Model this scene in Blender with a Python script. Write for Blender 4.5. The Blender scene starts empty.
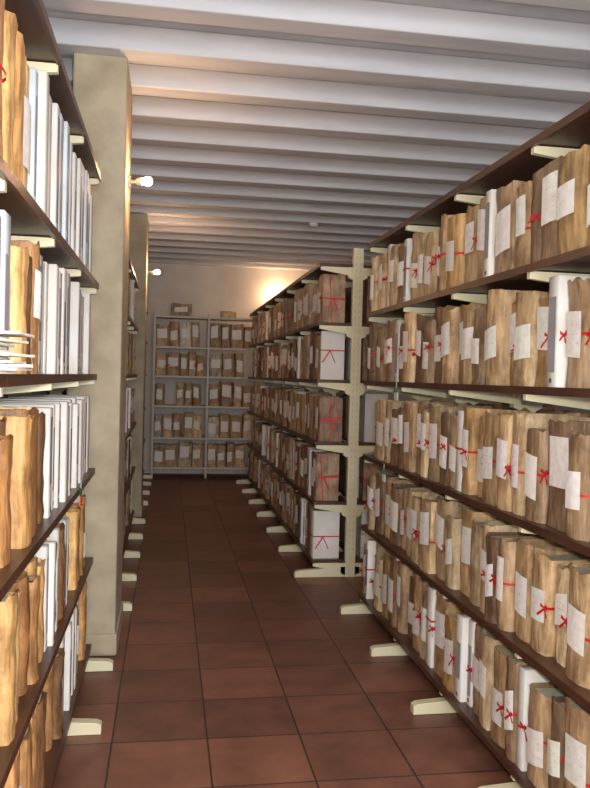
import bpy, bmesh, math, random
from mathutils import Vector, Matrix
random.seed(23)
R = random.uniform
scene = bpy.context.scene
scene.view_settings.view_transform = 'Standard'

def srgb(r, g, b):
    def f(c):
        c /= 255.0
        return c/12.92 if c <= .04045 else ((c+.055)/1.055)**2.4
    return (f(r), f(g), f(b), 1.0)

# ------------------------------------------------------------ materials
def new_mat(name):
    m = bpy.data.materials.new(name); m.use_nodes = True
    nt = m.node_tree
    return m, nt, nt.nodes['Principled BSDF']

def noisy(name, c1, c2, scale=6, rough=.6, bump=.1, stretch=(1, 1, 1), attr=False, lo=.55, hi=1.15, metallic=0, bdist=.01, stain=False):
    m, nt, b = new_mat(name)
    tc = nt.nodes.new('ShaderNodeTexCoord')
    mp = nt.nodes.new('ShaderNodeMapping'); mp.inputs['Scale'].default_value = stretch
    nz = nt.nodes.new('ShaderNodeTexNoise'); nz.inputs['Scale'].default_value = scale
    nz.inputs['Detail'].default_value = 6
    nt.links.new(tc.outputs['Object'], mp.inputs['Vector'])
    nt.links.new(mp.outputs['Vector'], nz.inputs['Vector'])
    cr = nt.nodes.new('ShaderNodeValToRGB')
    cr.color_ramp.elements[0].position = .32; cr.color_ramp.elements[1].position = .68
    nt.links.new(nz.outputs['Fac'], cr.inputs['Fac'])
    if attr:
        cr.color_ramp.elements[0].color = (lo, lo*.93, lo*.86, 1)
        cr.color_ramp.elements[1].color = (hi, hi, hi, 1)
        at = nt.nodes.new('ShaderNodeVertexColor'); at.layer_name = 'Col'
        mx = nt.nodes.new('ShaderNodeMix'); mx.data_type = 'RGBA'; mx.blend_type = 'MULTIPLY'
        mx.inputs[0].default_value = 1
        nt.links.new(at.outputs['Color'], mx.inputs[6])
        nt.links.new(cr.outputs['Color'], mx.inputs[7])
        res = mx.outputs[2]
        if stain:
            n2 = nt.nodes.new('ShaderNodeTexNoise'); n2.inputs['Scale'].default_value = 8; n2.inputs['Detail'].default_value = 5
            n2.inputs['Roughness'].default_value = .65
            nt.links.new(tc.outputs['Object'], n2.inputs['Vector'])
            c2_ = nt.nodes.new('ShaderNodeValToRGB')
            c2_.color_ramp.elements[0].position = .34; c2_.color_ramp.elements[0].color = (.62, .56, .5, 1)
            c2_.color_ramp.elements[1].position = .54; c2_.color_ramp.elements[1].color = (1.1, 1.09, 1.06, 1)
            nt.links.new(n2.outputs['Fac'], c2_.inputs['Fac'])
            m2 = nt.nodes.new('ShaderNodeMix'); m2.data_type = 'RGBA'; m2.blend_type = 'MULTIPLY'; m2.inputs[0].default_value = 1
            nt.links.new(res, m2.inputs[6]); nt.links.new(c2_.outputs['Color'], m2.inputs[7])
            res = m2.outputs[2]
        nt.links.new(res, b.inputs['Base Color'])
    else:
        cr.color_ramp.elements[0].color = c1; cr.color_ramp.elements[1].color = c2
        nt.links.new(cr.outputs['Color'], b.inputs['Base Color'])
    bp = nt.nodes.new('ShaderNodeBump'); bp.inputs['Strength'].default_value = bump
    bp.inputs['Distance'].default_value = bdist
    nt.links.new(nz.outputs['Fac'], bp.inputs['Height'])
    nt.links.new(bp.outputs['Normal'], b.inputs['Normal'])
    b.inputs['Roughness'].default_value = rough
    b.inputs['Metallic'].default_value = metallic
    return m

M_parch = noisy('parchment', None, None, 30, .5, .9, (1, 1, .3), attr=True, lo=.62, hi=1.15, bdist=.014, stain=True)
M_paper = noisy('paper', None, None, 40, .8, .15, attr=True, lo=.9, hi=1.0)
M_box = noisy('archive_card', None, None, 8, .6, .05, attr=True, lo=.9, hi=1.0)
M_ribbon = noisy('red_ribbon', srgb(190, 18, 28), srgb(225, 32, 42), 30, .5, .1)
M_cream = noisy('cream_enamel_steel', srgb(226, 217, 180), srgb(238, 230, 196), 5, .4, .03)
M_brown = noisy('brown_shelf_board', srgb(66, 40, 30), srgb(92, 58, 42), 5, .38, .05, (6, 1, 6))
M_grey = noisy('grey_steel', srgb(196, 189, 176), srgb(212, 205, 192), 5, .45, .03)
M_stone = noisy('stone_pillar', srgb(170, 156, 130), srgb(198, 185, 158), 6, .85, .5, bdist=.015)
M_wall = noisy('plaster_wall', srgb(214, 208, 198), srgb(230, 225, 216), 2.5, .85, .15)
M_ceil = noisy('painted_ceiling', srgb(202, 203, 207), srgb(220, 221, 224), 3, .8, .12)
M_beam = noisy('painted_beam', srgb(210, 211, 215), srgb(228, 228, 231), 3, .75, .15, (.4, 3, 3))

def tile_mat():
    m, nt, b = new_mat('terracotta_tiles')
    tc = nt.nodes.new('ShaderNodeTexCoord')
    mp = nt.nodes.new('ShaderNodeMapping'); mp.inputs['Location'].default_value = (-.194+3.85, -3.2+3.85, 0)
    nt.links.new(tc.outputs['Object'], mp.inputs['Vector'])
    br = nt.nodes.new('ShaderNodeTexBrick')
    br.offset = 0; br.squash = 1
    br.inputs['Scale'].default_value = 1
    br.inputs['Brick Width'].default_value = .385
    br.inputs['Row Height'].default_value = .385
    br.inputs['Mortar Size'].default_value = .0045
    br.inputs['Mortar Smooth'].default_value = .4
    br.inputs['Color1'].default_value = srgb(118, 80, 66)
    br.inputs['Color2'].default_value = srgb(146, 99, 80)
    br.inputs['Mortar'].default_value = srgb(64, 49, 43)
    nt.links.new(mp.outputs['Vector'], br.inputs['Vector'])
    nz = nt.nodes.new('ShaderNodeTexNoise'); nz.inputs['Scale'].default_value = 5; nz.inputs['Detail'].default_value = 8
    nz.inputs['Roughness'].default_value = .6
    nt.links.new(tc.outputs['Object'], nz.inputs['Vector'])
    cr = nt.nodes.new('ShaderNodeValToRGB')
    cr.color_ramp.elements[0].position = .32; cr.color_ramp.elements[0].color = (.64, .61, .59, 1)
    cr.color_ramp.elements[1].position = .68; cr.color_ramp.elements[1].color = (1.18, 1.13, 1.1, 1)
    nt.links.new(nz.outputs['Fac'], cr.inputs['Fac'])
    mx = nt.nodes.new('ShaderNodeMix'); mx.data_type = 'RGBA'; mx.blend_type = 'MULTIPLY'; mx.inputs[0].default_value = 1
    nt.links.new(br.outputs['Color'], mx.inputs[6]); nt.links.new(cr.outputs['Color'], mx.inputs[7])
    nt.links.new(mx.outputs[2], b.inputs['Base Color'])
    ma = nt.nodes.new('ShaderNodeMapRange')
    ma.inputs['To Min'].default_value = .36; ma.inputs['To Max'].default_value = .62
    nt.links.new(nz.outputs['Fac'], ma.inputs['Value']); nt.links.new(ma.outputs['Result'], b.inputs['Roughness'])
    ad = nt.nodes.new('ShaderNodeMath'); ad.operation = 'MULTIPLY_ADD'
    ad.inputs[1].default_value = -1.0
    sc = nt.nodes.new('ShaderNodeMath'); sc.operation = 'MULTIPLY'; sc.inputs[1].default_value = .35
    nt.links.new(nz.outputs['Fac'], sc.inputs[0])
    nt.links.new(br.outputs['Fac'], ad.inputs[0]); nt.links.new(sc.outputs[0], ad.inputs[2])
    bp = nt.nodes.new('ShaderNodeBump'); bp.inputs['Strength'].default_value = .5; bp.inputs['Distance'].default_value = .006
    nt.links.new(ad.outputs[0], bp.inputs['Height']); nt.links.new(bp.outputs['Normal'], b.inputs['Normal'])
    return m
M_tile = tile_mat()

def emis(name, col, s):
    m, nt, b = new_mat(name)
    b.inputs['Base Color'].default_value = (1, .9, .7, 1)
    b.inputs['Emission Color'].default_value = col
    b.inputs['Emission Strength'].default_value = s
    return m

# ------------------------------------------------------------ mesh builder
class MB:
    def __init__(s): s.v = []; s.f = []; s.m = []; s.c = []
    def add(s, vs, fs, mat=0, col=(1, 1, 1, 1)):
        o = len(s.v); s.v += vs; s.c += [col]*len(vs)
        for f in fs: s.f.append([i+o for i in f]); s.m.append(mat)
    def box(s, x0, x1, y0, y1, z0, z1, mat=0, col=(1, 1, 1, 1)):
        if x0 > x1: x0, x1 = x1, x0
        vs = [(x, y, z) for z in (z0, z1) for x, y in ((x0, y0), (x1, y0), (x1, y1), (x0, y1))]
        s.add(vs, [[3, 2, 1, 0], [4, 5, 6, 7], [0, 1, 5, 4], [1, 2, 6, 5], [2, 3, 7, 6], [3, 0, 4, 7]], mat, col)
    def prism_y(s, pts, y0, y1, mat=0):  # polygon in XZ extruded along Y
        n = len(pts)
        vs = [(x, y0, z) for x, z in pts]+[(x, y1, z) for x, z in pts]
        fs = [list(range(n)), list(range(2*n-1, n-1, -1))]+[[i, (i+1) % n, n+(i+1) % n, n+i] for i in range(n)]
        s.add(vs, fs, mat)
    def build(s, name, mats, parent=None, smooth=False, bevel=0):
        me = bpy.data.meshes.new(name); me.from_pydata(s.v, [], s.f)
        for m in mats: me.materials.append(m)
        me.polygons.foreach_set('material_index', s.m)
        ca = me.color_attributes.new('Col', 'FLOAT_COLOR', 'POINT')
        ca.data.foreach_set('color', [x for c in s.c for x in c])
        bm = bmesh.new(); bm.from_mesh(me)
        bmesh.ops.recalc_face_normals(bm, faces=bm.faces)
        bm.to_mesh(me); bm.free()
        if smooth:
            me.polygons.foreach_set('use_smooth', [True]*len(me.polygons))
            me.set_sharp_from_angle(angle=math.radians(50))
        ob = bpy.data.objects.new(name, me); scene.collection.objects.link(ob)
        if bevel:
            md = ob.modifiers.new('bevel', 'BEVEL'); md.width = bevel; md.segments = 2; md.limit_method = 'ANGLE'
        if parent: ob.parent = parent
        return ob

# ------------------------------------------------------------ bundles
PARCH = [(216, 186, 144), (204, 172, 130), (190, 160, 122), (226, 204, 166), (210, 184, 148), (178, 150, 118), (156, 130, 104), (214, 194, 160), (136, 108, 84), (198, 164, 114)]
PARCH_DARK = [(164, 134, 108), (146, 116, 92), (182, 152, 122), (122, 94, 76), (192, 164, 134)]
PARCH_WARM = [(234, 190, 126), (218, 168, 106), (206, 158, 104), (236, 200, 144), (182, 134, 86), (146, 108, 76)]
SP = [0, .1, .3, .5, .7, .9, 1]
def sb(s, e): return e*(2*s-1)**4

def bundle(mb, o, ax, bx, w, d, h, col, label=True, ribbon=True, lean=0, cross=False):
    """wrapped document bundle: spine toward -bx, a along ax"""
    e = R(.010, .026)
    def P(a, b, c):
        a += lean*c
        return (o[0]+ax[0]*a+bx[0]*b, o[1]+ax[1]*a+bx[1]*b, o[2]+c)
    out = [(s*w, sb(s, e)) for s in SP]+[(w, d*.5), (w, d), (w*.5, d), (0, d), (0, d*.5)]
    n = len(out); T = [0, .08, .2, .35, .5, .65, .8, .92, 1]
    vs = []; jt = .0032
    hh = [h+R(-.011, .007) for _ in out]
    bow = R(-.006, .004)
    crease = [R(-.003, .003) for _ in out]
    for t in T:
        lv = R(-.002, .002); pin = -bow*math.sin(math.pi*t)
        for i, (a, b) in enumerate(out):
            bb = b+(pin+lv+crease[i]*.6 if i < 7 else 0)+R(-jt, jt)*.6
            aa = min(max(a+R(-jt, jt)*1.4, -.0015), w+.0015)
            vs.append(P(aa, bb, hh[i]*t))
    fs = []
    L = len(T)
    for l in range(L-1):
        for i in range(n):
            j = (i+1) % n
            fs.append([l*n+i, l*n+j, (l+1)*n+j, (l+1)*n+i])
    th = .005
    cx, cy = w/2, d/2
    k1 = len(vs)
    for i, (a, b) in enumerate(out):
        vs.append(P(a+(cx-a)*min(1, th/max(w/2, .01)), b+(cy-b)*(2*th/d), hh[i]+.001))
    k2 = len(vs); dr = R(.006, .028)
    for i, (a, b) in enumerate(out):
        vs.append(P(a+(cx-a)*min(1, th/max(w/2, .01)), b+(cy-b)*(2*th/d), h-dr-.006))
    for i in range(n):
        j = (i+1) % n
        fs.append([(L-1)*n+i, (L-1)*n+j, k1+j, k1+i])
        fs.append([k1+i, k1+j, k2+j, k2+i])
    mb.add(vs, fs, 0, col)
    pv = [P(a+(cx-a)*.1, b+(cy-b)*.1, h-dr+R(-.006, .006)) for a, b in out]
    mb.add(pv, [list(range(n))], 1, srgb(R(210, 235), R(204, 224), R(186, 208)))
    if label:
        s0 = R(.03, .18); s1 = s0+R(.58, .78)
        t0 = R(.2, .42); t1 = min(t0+R(.32, .5), .95)
        lc = srgb(*[R(245, 253)+q for q in (2, 2, 0)])
        cols = [s0+(s1-s0)*k/3 for k in range(4)]
        sk = R(-.012, .012)/3
        lv = []
        for kk, t in enumerate((t0, (t0+t1)/2, t1)):
            pin = -bow*math.sin(math.pi*t)
            for q, s in enumerate(cols):
                s_ = s-(kk-1)*sk*3
                lv.append(P(s_*w, sb(min(max(s_, 0), 1), e)+pin-.0074, h*t+sk*(q-1.5)*2))
        mb.add(lv, [[r*4+q, r*4+q+1, r*4+q+5, r*4+q+4] for r in (0, 1) for q in range(3)], 1, lc)
        if R(0, 1) < .5:
            for q in range(3):
                zz = h*(t0+(t1-t0)*(.3+.2*q)); a0 = cols[0]*w+.012; a1 = cols[3]*w-R(.016, .03)
                pin = -bow*math.sin(math.pi*(zz/h))
                if a1 > a0+.01:
                    mb.add([P(a0, sb(a0/w, e)+pin-.008, zz), P(a1, sb(a1/w, e)+pin-.008, zz), P(a1, sb(a1/w, e)+pin-.008, zz+.0015), P(a0, sb(a0/w, e)+pin-.008, zz+.0015)],
                           [[0, 1, 2, 3]], 1, srgb(195, 192, 195))
    if ribbon:
        tz = R(.42, .56)*h; rh = .0045; ex = .0052
        ring = []
        for zz in (tz-rh, tz+rh):
            pin = -bow*math.sin(math.pi*tz/h)
            for i, (a, b) in enumerate(out):
                da = -ex*.4 if a < w*.1 else (ex*.4 if a > w*.9 else 0)
                ring.append(P(a+da, b+(pin-ex if i < 7 else .001), zz))
        mb.add(ring, [[i, (i+1) % n, n+(i+1) % n, n+i] for i in range(n)], 2)
        if R(0, 1) < .75:
            ka = R(.0, .16)*w if R(0, 1) < .5 else R(.84, 1)*w
            kb = sb(ka/w, e)-.014-bow*.9; r = R(.009, .014)
            kv = [P(ka-r, kb, tz), P(ka+r, kb, tz), P(ka, kb-r*.6, tz), P(ka, kb+r*.8, tz), P(ka, kb, tz-r), P(ka, kb, tz+r)]
            mb.add(kv, [[0, 4, 2], [2, 4, 1], [1, 4, 3], [3, 4, 0], [0, 2, 5], [2, 1, 5], [1, 3, 5], [3, 0, 5]], 2)
            for sg in (-1, 1):
                tl = R(.01, .045); aa = ka+sg*R(.015, .04)
                mb.add([P(ka, kb-.003, tz+.004), P(ka, kb-.003, tz-.005), P(aa, kb-.008, tz-tl), P(aa+.009*sg, kb-.008, tz-tl+.006)], [[0, 1, 2, 3]], 2)
                mb.add([P(ka, kb-.003, tz+.004), P(ka, kb-.003, tz-.003), P(ka+sg*.026, kb-.006, tz+.004), P(ka+sg*.022, kb-.006, tz+.016)], [[0, 1, 2, 3]], 2)
    if cross:
        ba = d*R(.3, .6); sl = R(-.03, .03)
        mb.add([P(-.006, ba, .0), P(-.006, ba+.007, .0), P(-.006, ba+.007+sl, h), P(-.006, ba+sl, h)], [[0, 1, 2, 3]], 2)
        tz = .5*h; s2 = R(-.05, .05)
        mb.add([P(-.007, 0, tz), P(-.007, d, tz+s2), P(-.007, d, tz+s2+.008), P(-.007, 0, tz+.008)], [[0, 1, 2, 3]], 2)
        for sg in (-1, 1):
            mb.add([P(-.009, ba, tz), P(-.009, ba+.01, tz+.01), P(-.012, ba+sg*.05, tz-.09), P(-.012, ba+sg*.05-.008, tz-.095)], [[0, 1, 2, 3]], 2)

def abox(mb, o, ax, bx, w, d, h, col, label=True, ribbon=False):
    """archive box / ring binder"""
    def P(a, b, c): return (o[0]+ax[0]*a+bx[0]*b, o[1]+ax[1]*a+bx[1]*b, o[2]+c)
    k = .0035
    out = [(k, 0), (w-k, 0), (w, k), (w, d), (0, d), (0, k)]; n = 6
    vs = [P(a, b, c) for c in (0, h-k) for a, b in out]+[P(min(max(a, k), w-k), max(b, k), h) for a, b in out]
    fs = [[l*n+i, l*n+(i+1) % n, (l+1)*n+(i+1) % n, (l+1)*n+i] for l in (0, 1) for i in range(n)]+[[12, 13, 14, 15, 16, 17]]
    mb.add(vs, fs, 3, col)
    if label:
        g = R(135, 185)
        z0 = h*R(.1, .3); z1 = h*R(.65, .92)
        mb.add([P(w*.16, -.001, z0), P(w*.84, -.001, z0), P(w*.84, -.001, z1), P(w*.16, -.001, z1)], [[0, 1, 2, 3]], 3, srgb(g, g, g+10))
        cz = h*.06; rr = min(.009, w*.25)
        ring = [P(w/2+rr*math.cos(q*math.pi/5), -.002, cz+rr*math.sin(q*math.pi/5)) for q in range(10)]
        mb.add(ring, [list(range(10))], 3, srgb(90, 88, 90))
    if ribbon:
        tz = h*R(.4, .6)
        vs = [P(a, b, z) for z in (tz, tz+.009) for a, b in ((-.002, -.003), (w+.002, -.003), (w+.002, d), (-.002, d))]
        mb.add(vs, [[i, (i+1) % 4, 4+(i+1) % 4, 4+i] for i in range(4)], 2)
        for sg in (-1, 1):
            mb.add([P(-.004, d*.35, tz+.004), P(-.004, d*.35+.009, tz), P(-.006, d*.35+sg*.05, tz-.09), P(-.006, d*.35+sg*.05-.009, tz-.088)], [[0, 1, 2, 3]], 2)

BM = [M_parch, M_paper, M_ribbon, M_box]
WHITE = lambda: srgb(*(lambda v: (v, v, v-3))(R(222, 244)))
BLUISH = lambda: srgb(*(lambda v: (v-22, v-8, v))(R(222, 244)))
def pick(p):
    c = random.choice(p); k = R(.86, 1.08)
    return srgb(*[min(250, q*k) for q in c])

def fill(mb, zs, y0, y1, xf, dx, depth, pal, wr=(.085, .16), hr=(.325, .375), pw=.06, ribbon=.5, label=.85, fn=None, cross=False, bw=(.045, .1), wrib=0):
    first = True; y = y0
    while True:
        kind = 'b'
        if fn:
            kind = fn(y)
        elif R(0, 1) < pw: kind = 'w'
        if kind == 'skip':
            y += .05; continue
        w = R(*wr) if kind == 'b' else R(*bw)
        if y+w > y1: break
        j = R(0, .03) if R(0, 1) < .75 else R(.02, .055)
        o = (xf+dx*(.012+j), y, zs)
        d = min(depth-.07, .3)
        if kind == 'b':
            ln = 0 if (first or R(0, 1) < .5) else R(-.02, .02)
            bundle(mb, o, (0, 1), (dx, 0), w, d, R(*hr), pick(pal), R(0, 1) < label, R(0, 1) < ribbon or (cross and first), ln, cross and first)
        else:
            abox(mb, o, (0, 1), (dx, 0), w, d, R(hr[1]-.03, hr[1]), BLUISH() if kind == 'bl' else WHITE(), R(0, 1) < .6, R(0, 1) < wrib or (cross and first))
        y += w+R(.002, .009)
        first = False

# ------------------------------------------------------------ racks
def rack(xf, dx, ys, levels, double=True, foot=.12, top_extra=.06, dep=.34, hw=.035):
    e = bpy.data.objects.new('steel_shelving_rack', None); scene.collection.objects.link(e)
    fr = MB(); sh = MB()
    g = hw+.005
    xc = xf+dx*(dep+g)
    top = levels[-1]+top_extra
    for y in ys:
        fr.box(xc-hw, xc+hw, y-.025, y+.025, 0.0, top)
        z = .2
        while z < top-.05:
            for o in (-.4*hw, .4*hw):
                fr.box(xc+o-.003, xc+o+.003, y-.0258, y-.024, z, z+.02, 2)
            z += .05
        for sgn in ([1, -1] if double else [1]):
            d2 = -dx*sgn
            base = xc+d2*(hw-.005)
            tip = xf-dx*foot if sgn == 1 else xc+dx*(g+dep+foot)
            fr.prism_y([(base, 0.002), (tip, 0.002), (tip, .04), (tip-d2*.02, .05), (base, .08)], y-.022, y+.022)
            end = xc+d2*(dep+g-.01)
            for z in levels:
                fr.prism_y([(base, z-.024), (end, z-.024), (end, z-.05), (base, z-.09)], y-.012, y+.012)
                fr.prism_y([(base, z-.024), (base+d2*.04, z-.024), (base+d2*.04, z-.10), (base, z-.12)], y-.022, y+.022)
    for z in levels:
        for sgn in ([1, -1] if double else [1]):
            if sgn == 1: a, b = xf, xf+dx*dep
            else: a, b = xc+dx*g, xc+dx*(g+dep)
            edge = a if sgn == 1 else b
            q = dx if sgn == 1 else -dx
            for k in range(len(ys)-1):
                ya = ys[k]-(.013 if k == 0 else -.0015); yb = ys[k+1]+(.013 if k == len(ys)-2 else -.0015)
                sh.box(a, b, ya, yb, z-.02, z)
                sh.box(edge, edge+q*.014, ya, yb, z-.028, z-.02)
    fr.build('frame', [M_cream, M_brown, M_grey], e, bevel=.003)
    sh.build('shelf_boards', [M_brown], e)
    return e
DEP = .34
LV = [.13, .57, 1.02, 1.49, 1.92, 2.36]
LVL = [.13, .57, 1.02, 1.49, 1.94, 2.48]

# right near rack
ys1 = [.35, 1.1, 1.85, 2.6, 3.35, 4.08, 4.83]
rack(1.24, 1, ys1, LV)
mb = MB()
for z in LV[:-1]:
    fill(mb, z, .4, 4.85, 1.24, 1, DEP, PARCH, pw=.08, ribbon=.85, label=.95, wr=(.085, .165), bw=(.045, .08), hr=(.31, .378), wrib=.3)
    fill(mb, z, .4, 4.85, 1.24+2*DEP+.08, -1, DEP, PARCH_DARK, pw=.1, ribbon=.1, label=.4)
mb.build('parchment_document_bundles', BM, smooth=True)

# right far rack
ys2 = [5.75, 6.6, 7.43, 8.27, 9.1, 9.95, 10.8]
D2 = .25
rack(1.10, 1, ys2, LV, top_extra=.12, dep=D2, hw=.038, foot=.13)
mb = MB()
for i, z in enumerate(LV[:-1]):
    if i == 0:
        abox(mb, (1.115, 5.785, z), (0, 1), (1, 0), .14, .2, .36, WHITE(), False, True)
    fill(mb, z, 5.785 if i else 5.935, 10.8, 1.10, 1, D2, PARCH_DARK+PARCH[1:3], wr=(.1, .19), pw=.14, ribbon=.5, label=.85, cross=i > 0)
    fill(mb, z, 5.785, 10.8, 1.10+2*D2+.086, -1, D2, PARCH_DARK, wr=(.1, .19), pw=.1, ribbon=.1, label=.3)
mb.build('parchment_document_bundles', BM, smooth=True)

# left near rack
ysl = [.3, 1.05, 1.8, 2.55, 3.3, 4.0]
rack(-.35, -1, ysl, LVL, foot=.11)
mb = MB()
def f_top(y): return 'b' if y < 2.3 else ('w' if R(0, 1) < .7 else 'bl')
def f_r2(y): return 'skip' if 1.5 < y < 1.75 else ('bl' if y < 1.9 else ('b' if y < 2.4 else ('w' if R(0, 1) < .8 else 'bl')))
def f_r3(y): return 'b' if y < 2.6 else 'w'
def f_r4(y): return 'bl' if y < 1.72 else ('b' if y < 2.6 else ('w' if R(0, 1) < .8 else 'b'))
def f_r5(y): return 'b' if y < 3.0 else ('w' if R(0, 1) < .7 else 'b')
for z, fn, hh in zip(LVL[:-1], (f_r5, f_r4, f_r3, f_r2, f_top), (.36, .37, .37, .38, .44)):
    fill(mb, z, .35, 3.98, -.35, -1, DEP, PARCH_WARM, wr=(.07, .14), hr=(hh-.06, hh), fn=fn, ribbon=.05, label=.25, bw=(.035, .085))
    fill(mb, z, .35, 3.98, -.35-2*DEP-.08, 1, DEP, PARCH_DARK, pw=.2, ribbon=.05, label=.4)
mb.build('parchment_document_bundles', BM, smooth=True)

# left far racks
for ys in ([5.0, 5.72, 6.44, 7.16, 7.9], [9.0, 9.8, 10.6, 11.3]):
    rack(-.30, -1, ys, LVL[:-1]+[2.36], foot=.11)
    mb = MB()
    for z in LVL[:-1]:
        fill(mb, z, ys[0]+.02, ys[-1], -.30, -1, DEP, PARCH+PARCH_DARK, pw=.45, ribbon=.1, label=.6, hr=(.31, .36))
        fill(mb, z, ys[0]+.02, ys[-1], -.30-2*DEP-.08, 1, DEP, PARCH_DARK, pw=.35, ribbon=.1, label=.3, hr=(.31, .36))
    mb.build('parchment_document_bundles', BM, smooth=True)

# back rack against the end wall
e = bpy.data.objects.new('metal_shelving_unit', None); scene.collection.objects.link(e)
fr = MB(); BL = [.16, .59, 1.05, 1.48, 1.9, 2.34]
for x in (-.2, .57, 1.3):
    for y in (11.36, 11.76):
        fr.box(x-.015, x+.015, y-.015, y+.015, 0, 2.38)
for z in BL:
    fr.box(-.2, 1.3, 11.36, 11.76, z-.02, z)
    fr.box(-.2, 1.3, 11.352, 11.36, z-.03, z)
fr.build('frame', [M_grey], e, bevel=.002)
mb = MB()
for z in BL[:-1]:
    for (xa, xb) in ((-.18, .545), (.595, 1.28)):
        x = xa
        while True:
            w = R(.1, .19)
            if x+w > xb: break
            if R(0, 1) < .97:
                bundle(mb, (x, 11.38+R(0, .03), z), (1, 0), (0, 1), w, .3, R(.3, .365), pick(PARCH[:5]+[(205, 198, 186)]), True, R(0, 1) < .15, R(-.03, .03))
            x += w+R(.006, .016)
bundle(mb, (.02, 11.4, 2.34), (1, 0), (0, 1), .3, .3, .18, pick(PARCH_DARK), True, False)
bundle(mb, (.75, 11.45, 2.34), (1, 0), (0, 1), .22, .25, .1, pick(PARCH), False, False)
mb.build('parchment_document_bundles', BM, smooth=True)

# ------------------------------------------------------------ room shell
X0, X1, Y0, Y1, H = -2.2, 4.0, -2.6, 11.9, 3.28
def shell(name, mat, *bx):
    m = MB(); m.box(*bx); return m.build(name, [mat])
shell('floor', M_tile, X0, X1, Y0, Y1, -.1, 0)
shell('ceiling', M_ceil, X0, X1, Y0, Y1, H, H+.1)
shell('wall_left', M_wall, X0-.1, X0, Y0, Y1, 0, H)
shell('wall_right', M_wall, X1, X1+.1, Y0, Y1, 0, H)
shell('wall_back', M_wall, X0, X1, Y1, Y1+.1, 0, H)
m = MB()
m.box(X0, -.6, Y0-.1, Y0, 0, H); m.box(2.4, X1, Y0-.1, Y0, 0, H)
m.box(-.6, 2.4, Y0-.1, Y0, 0, .9); m.box(-.6, 2.4, Y0-.1, Y0, 2.6, H)  # opening added in the unseen wall to let the fill light in
m.build('wall_front', [M_wall])
m = MB()
for a, b, c, d in ((-.6, 2.4, .9, .96), (-.6, 2.4, 2.54, 2.6), (-.6, -.54, .96, 2.54), (2.34, 2.4, .96, 2.54), (.87, .93, .96, 2.54)):
    m.box(a, b, Y0-.08, Y0-.02, c, d)
m.build('added_window_frame_1', [M_cream], bevel=.004)  # unseen window frame, added around the fill light behind the camera
bm_ = MB(); y = 3.60-.51*12
while y < Y1-.1:
    bm_.box(X0, X1, y, y+.15, 3.15, H)
    y += .51
bm_.build('ceiling_beams', [M_beam], bevel=.01)

def pillar(y0, y1):
    m = MB(); m.box(-.52, -.245, y0, y1, 0, 3.15)
    m.box(-.53, -.235, y0-.012, y1+.012, 0, .12)
    m.build('stone_pillar', [M_stone], bevel=.012)
pillar(4.2, 4.78); pillar(8.25, 8.75)

# ------------------------------------------------------------ lamps
def lathe(mb, c, prof, axis, mat, n=16):
    ax = Vector(axis).normalized(); t = ax.orthogonal().normalized(); b = ax.cross(t)
    vs = []
    for r, h in prof:
        for k in range(n):
            q = 2*math.pi*k/n
            vs.append(tuple(Vector(c)+ax*h+t*(r*math.cos(q))+b*(r*math.sin(q))))
    fs = [[l*n+k, l*n+(k+1) % n, (l+1)*n+(k+1) % n, (l+1)*n+k] for l in range(len(prof)-1) for k in range(n)]
    fs += [list(range(n)), list(range(len(vs)-n, len(vs)))]
    mb.add(vs, fs, mat)
def lamp(base, axis, power, col=(1, .6, .34, 1)):
    mb = MB()
    lathe(mb, base, [(.035, 0), (.035, .012), (.012, .018), (.009, .045), (.02, .05), (.024, .078), (.02, .084)], axis, 0)
    prof = [(.012, .08), (.017, .088), (.023, .1), (.025, .112), (.021, .127), (.012, .136), (.003, .138)]
    lathe(mb, base, prof, axis, 1)
    area = 4*math.pi*.023**2
    em = emis('bulb_glow', col, power/(math.pi*area))
    mb.build('wall_lamp', [M_cream, em], smooth=True)
lamp((-.245, 4.5, 2.57), (1, -.25, .05), 9)
lamp((-.245, 8.45, 2.57), (1, -.25, .05), 12)
lamp((1.62, 11.9, 2.72), (0, -1, .1), 12)

m = MB(); lathe(m, (1.5, 8.24, 3.15), [(.05, 0), (.05, .015), (.035, .035), (.02, .04)], (0, 0, -1), 0)
m.build('smoke_detector', [M_box], smooth=True)

# hanging shelf tags
def tag(x, y, z, c1, c2):
    m = MB()
    m.box(x-.002, x+.002, y-.03, y+.03, z-.10, z-.03, 0, c1)
    m.box(x-.003, x+.003, y-.03, y+.03, z-.058, z-.03, 0, c2)
    m.box(x-.001, x+.001, y-.002, y+.002, z-.03, z+.002, 0, srgb(230, 230, 220))
    m.build('hanging_shelf_tag', [M_box])
tag(-.343, 3.3, 1.05, srgb(240, 100, 30), srgb(60, 150, 60))
tag(1.228, 4.1, 1.49, srgb(228, 235, 228), srgb(90, 160, 140))
tag(1.228, 4.3, 1.02, srgb(228, 235, 228), srgb(90, 160, 140))
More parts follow.
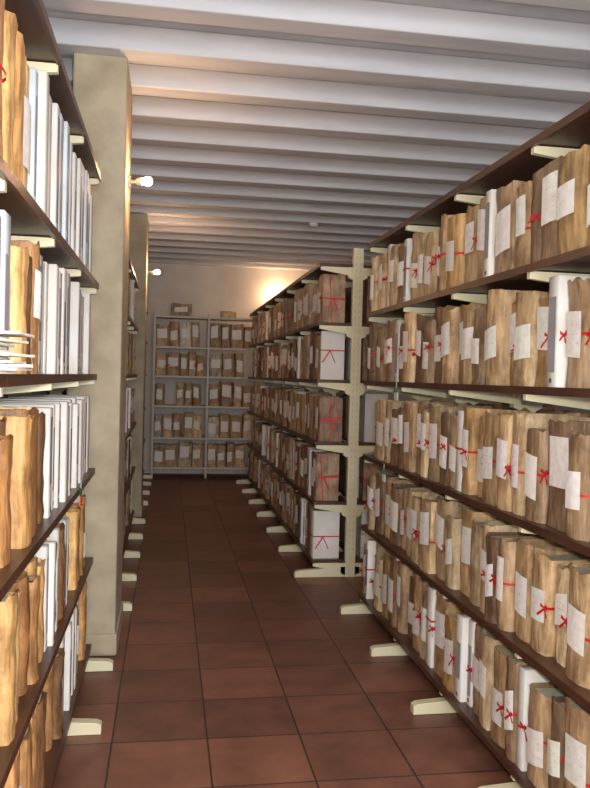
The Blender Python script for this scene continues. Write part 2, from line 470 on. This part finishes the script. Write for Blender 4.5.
# loose papers lying in the left rack
m = MB()
for k in range(12):
    a = R(-.2, .2); ca, sa = math.cos(a), math.sin(a); cx, cy = -.46+R(-.02, .06), 1.64
    z = 1.49+.002+k*.007
    pts = [(cx+ca*u-sa*v, cy+sa*u+ca*v) for u, v in ((-.15, -.08), (.13, -.08), (.13, .08), (-.15, .08))]
    m.add([(p[0], p[1], zz) for zz in (z, z+.005) for p in pts],
          [[0, 1, 2, 3], [4, 5, 6, 7], [0, 1, 5, 4], [1, 2, 6, 5], [2, 3, 7, 6], [3, 0, 4, 7]], 0, srgb(235, 233, 226))
m.build('loose_papers', [M_paper])

# ------------------------------------------------------------ lights
def light(name, kind, loc, power, col, size=.1, rot=None, sy=None):
    l = bpy.data.lights.new(name, kind); l.energy = power; l.color = col
    if kind == 'AREA':
        l.size = size
        if sy: l.shape = 'RECTANGLE'; l.size_y = sy
    else: l.shadow_soft_size = size
    o = bpy.data.objects.new(name, l); o.location = loc
    if rot: o.rotation_euler = rot
    scene.collection.objects.link(o); return o
light('camera_flash', 'POINT', (.06, .02, 1.58), 165, (1, .965, .91), .04)
light('added_fill_light', 'AREA', (.9, Y0-.05, 1.75), 240, (.9, .94, 1), 2.9, (math.radians(90), 0, 0), 1.6)  # cool fill light added behind the camera to brighten ceiling and beams

w = bpy.data.worlds.new('world'); scene.world = w; w.use_nodes = True
w.node_tree.nodes['Background'].inputs[0].default_value = (.6, .7, .85, 1)
w.node_tree.nodes['Background'].inputs[1].default_value = .5

# ------------------------------------------------------------ camera
F = 780.0
cam = bpy.data.cameras.new('camera'); co = bpy.data.objects.new('camera', cam)
scene.collection.objects.link(co); scene.camera = co
cam.sensor_width = 36; cam.lens = F/788*36; cam.clip_start = .01
d = Vector(((168-295)/F, -(374-394)/F, -1)).normalized()
r = .023
u = Vector((math.sin(r), math.cos(r), 0)); u = (u-d*u.dot(d)).normalized()
rt = d.cross(u)
M = Matrix((rt, d, u)).to_4x4()
M.translation = Vector((0, 0, 1.5))
co.matrix_world = M
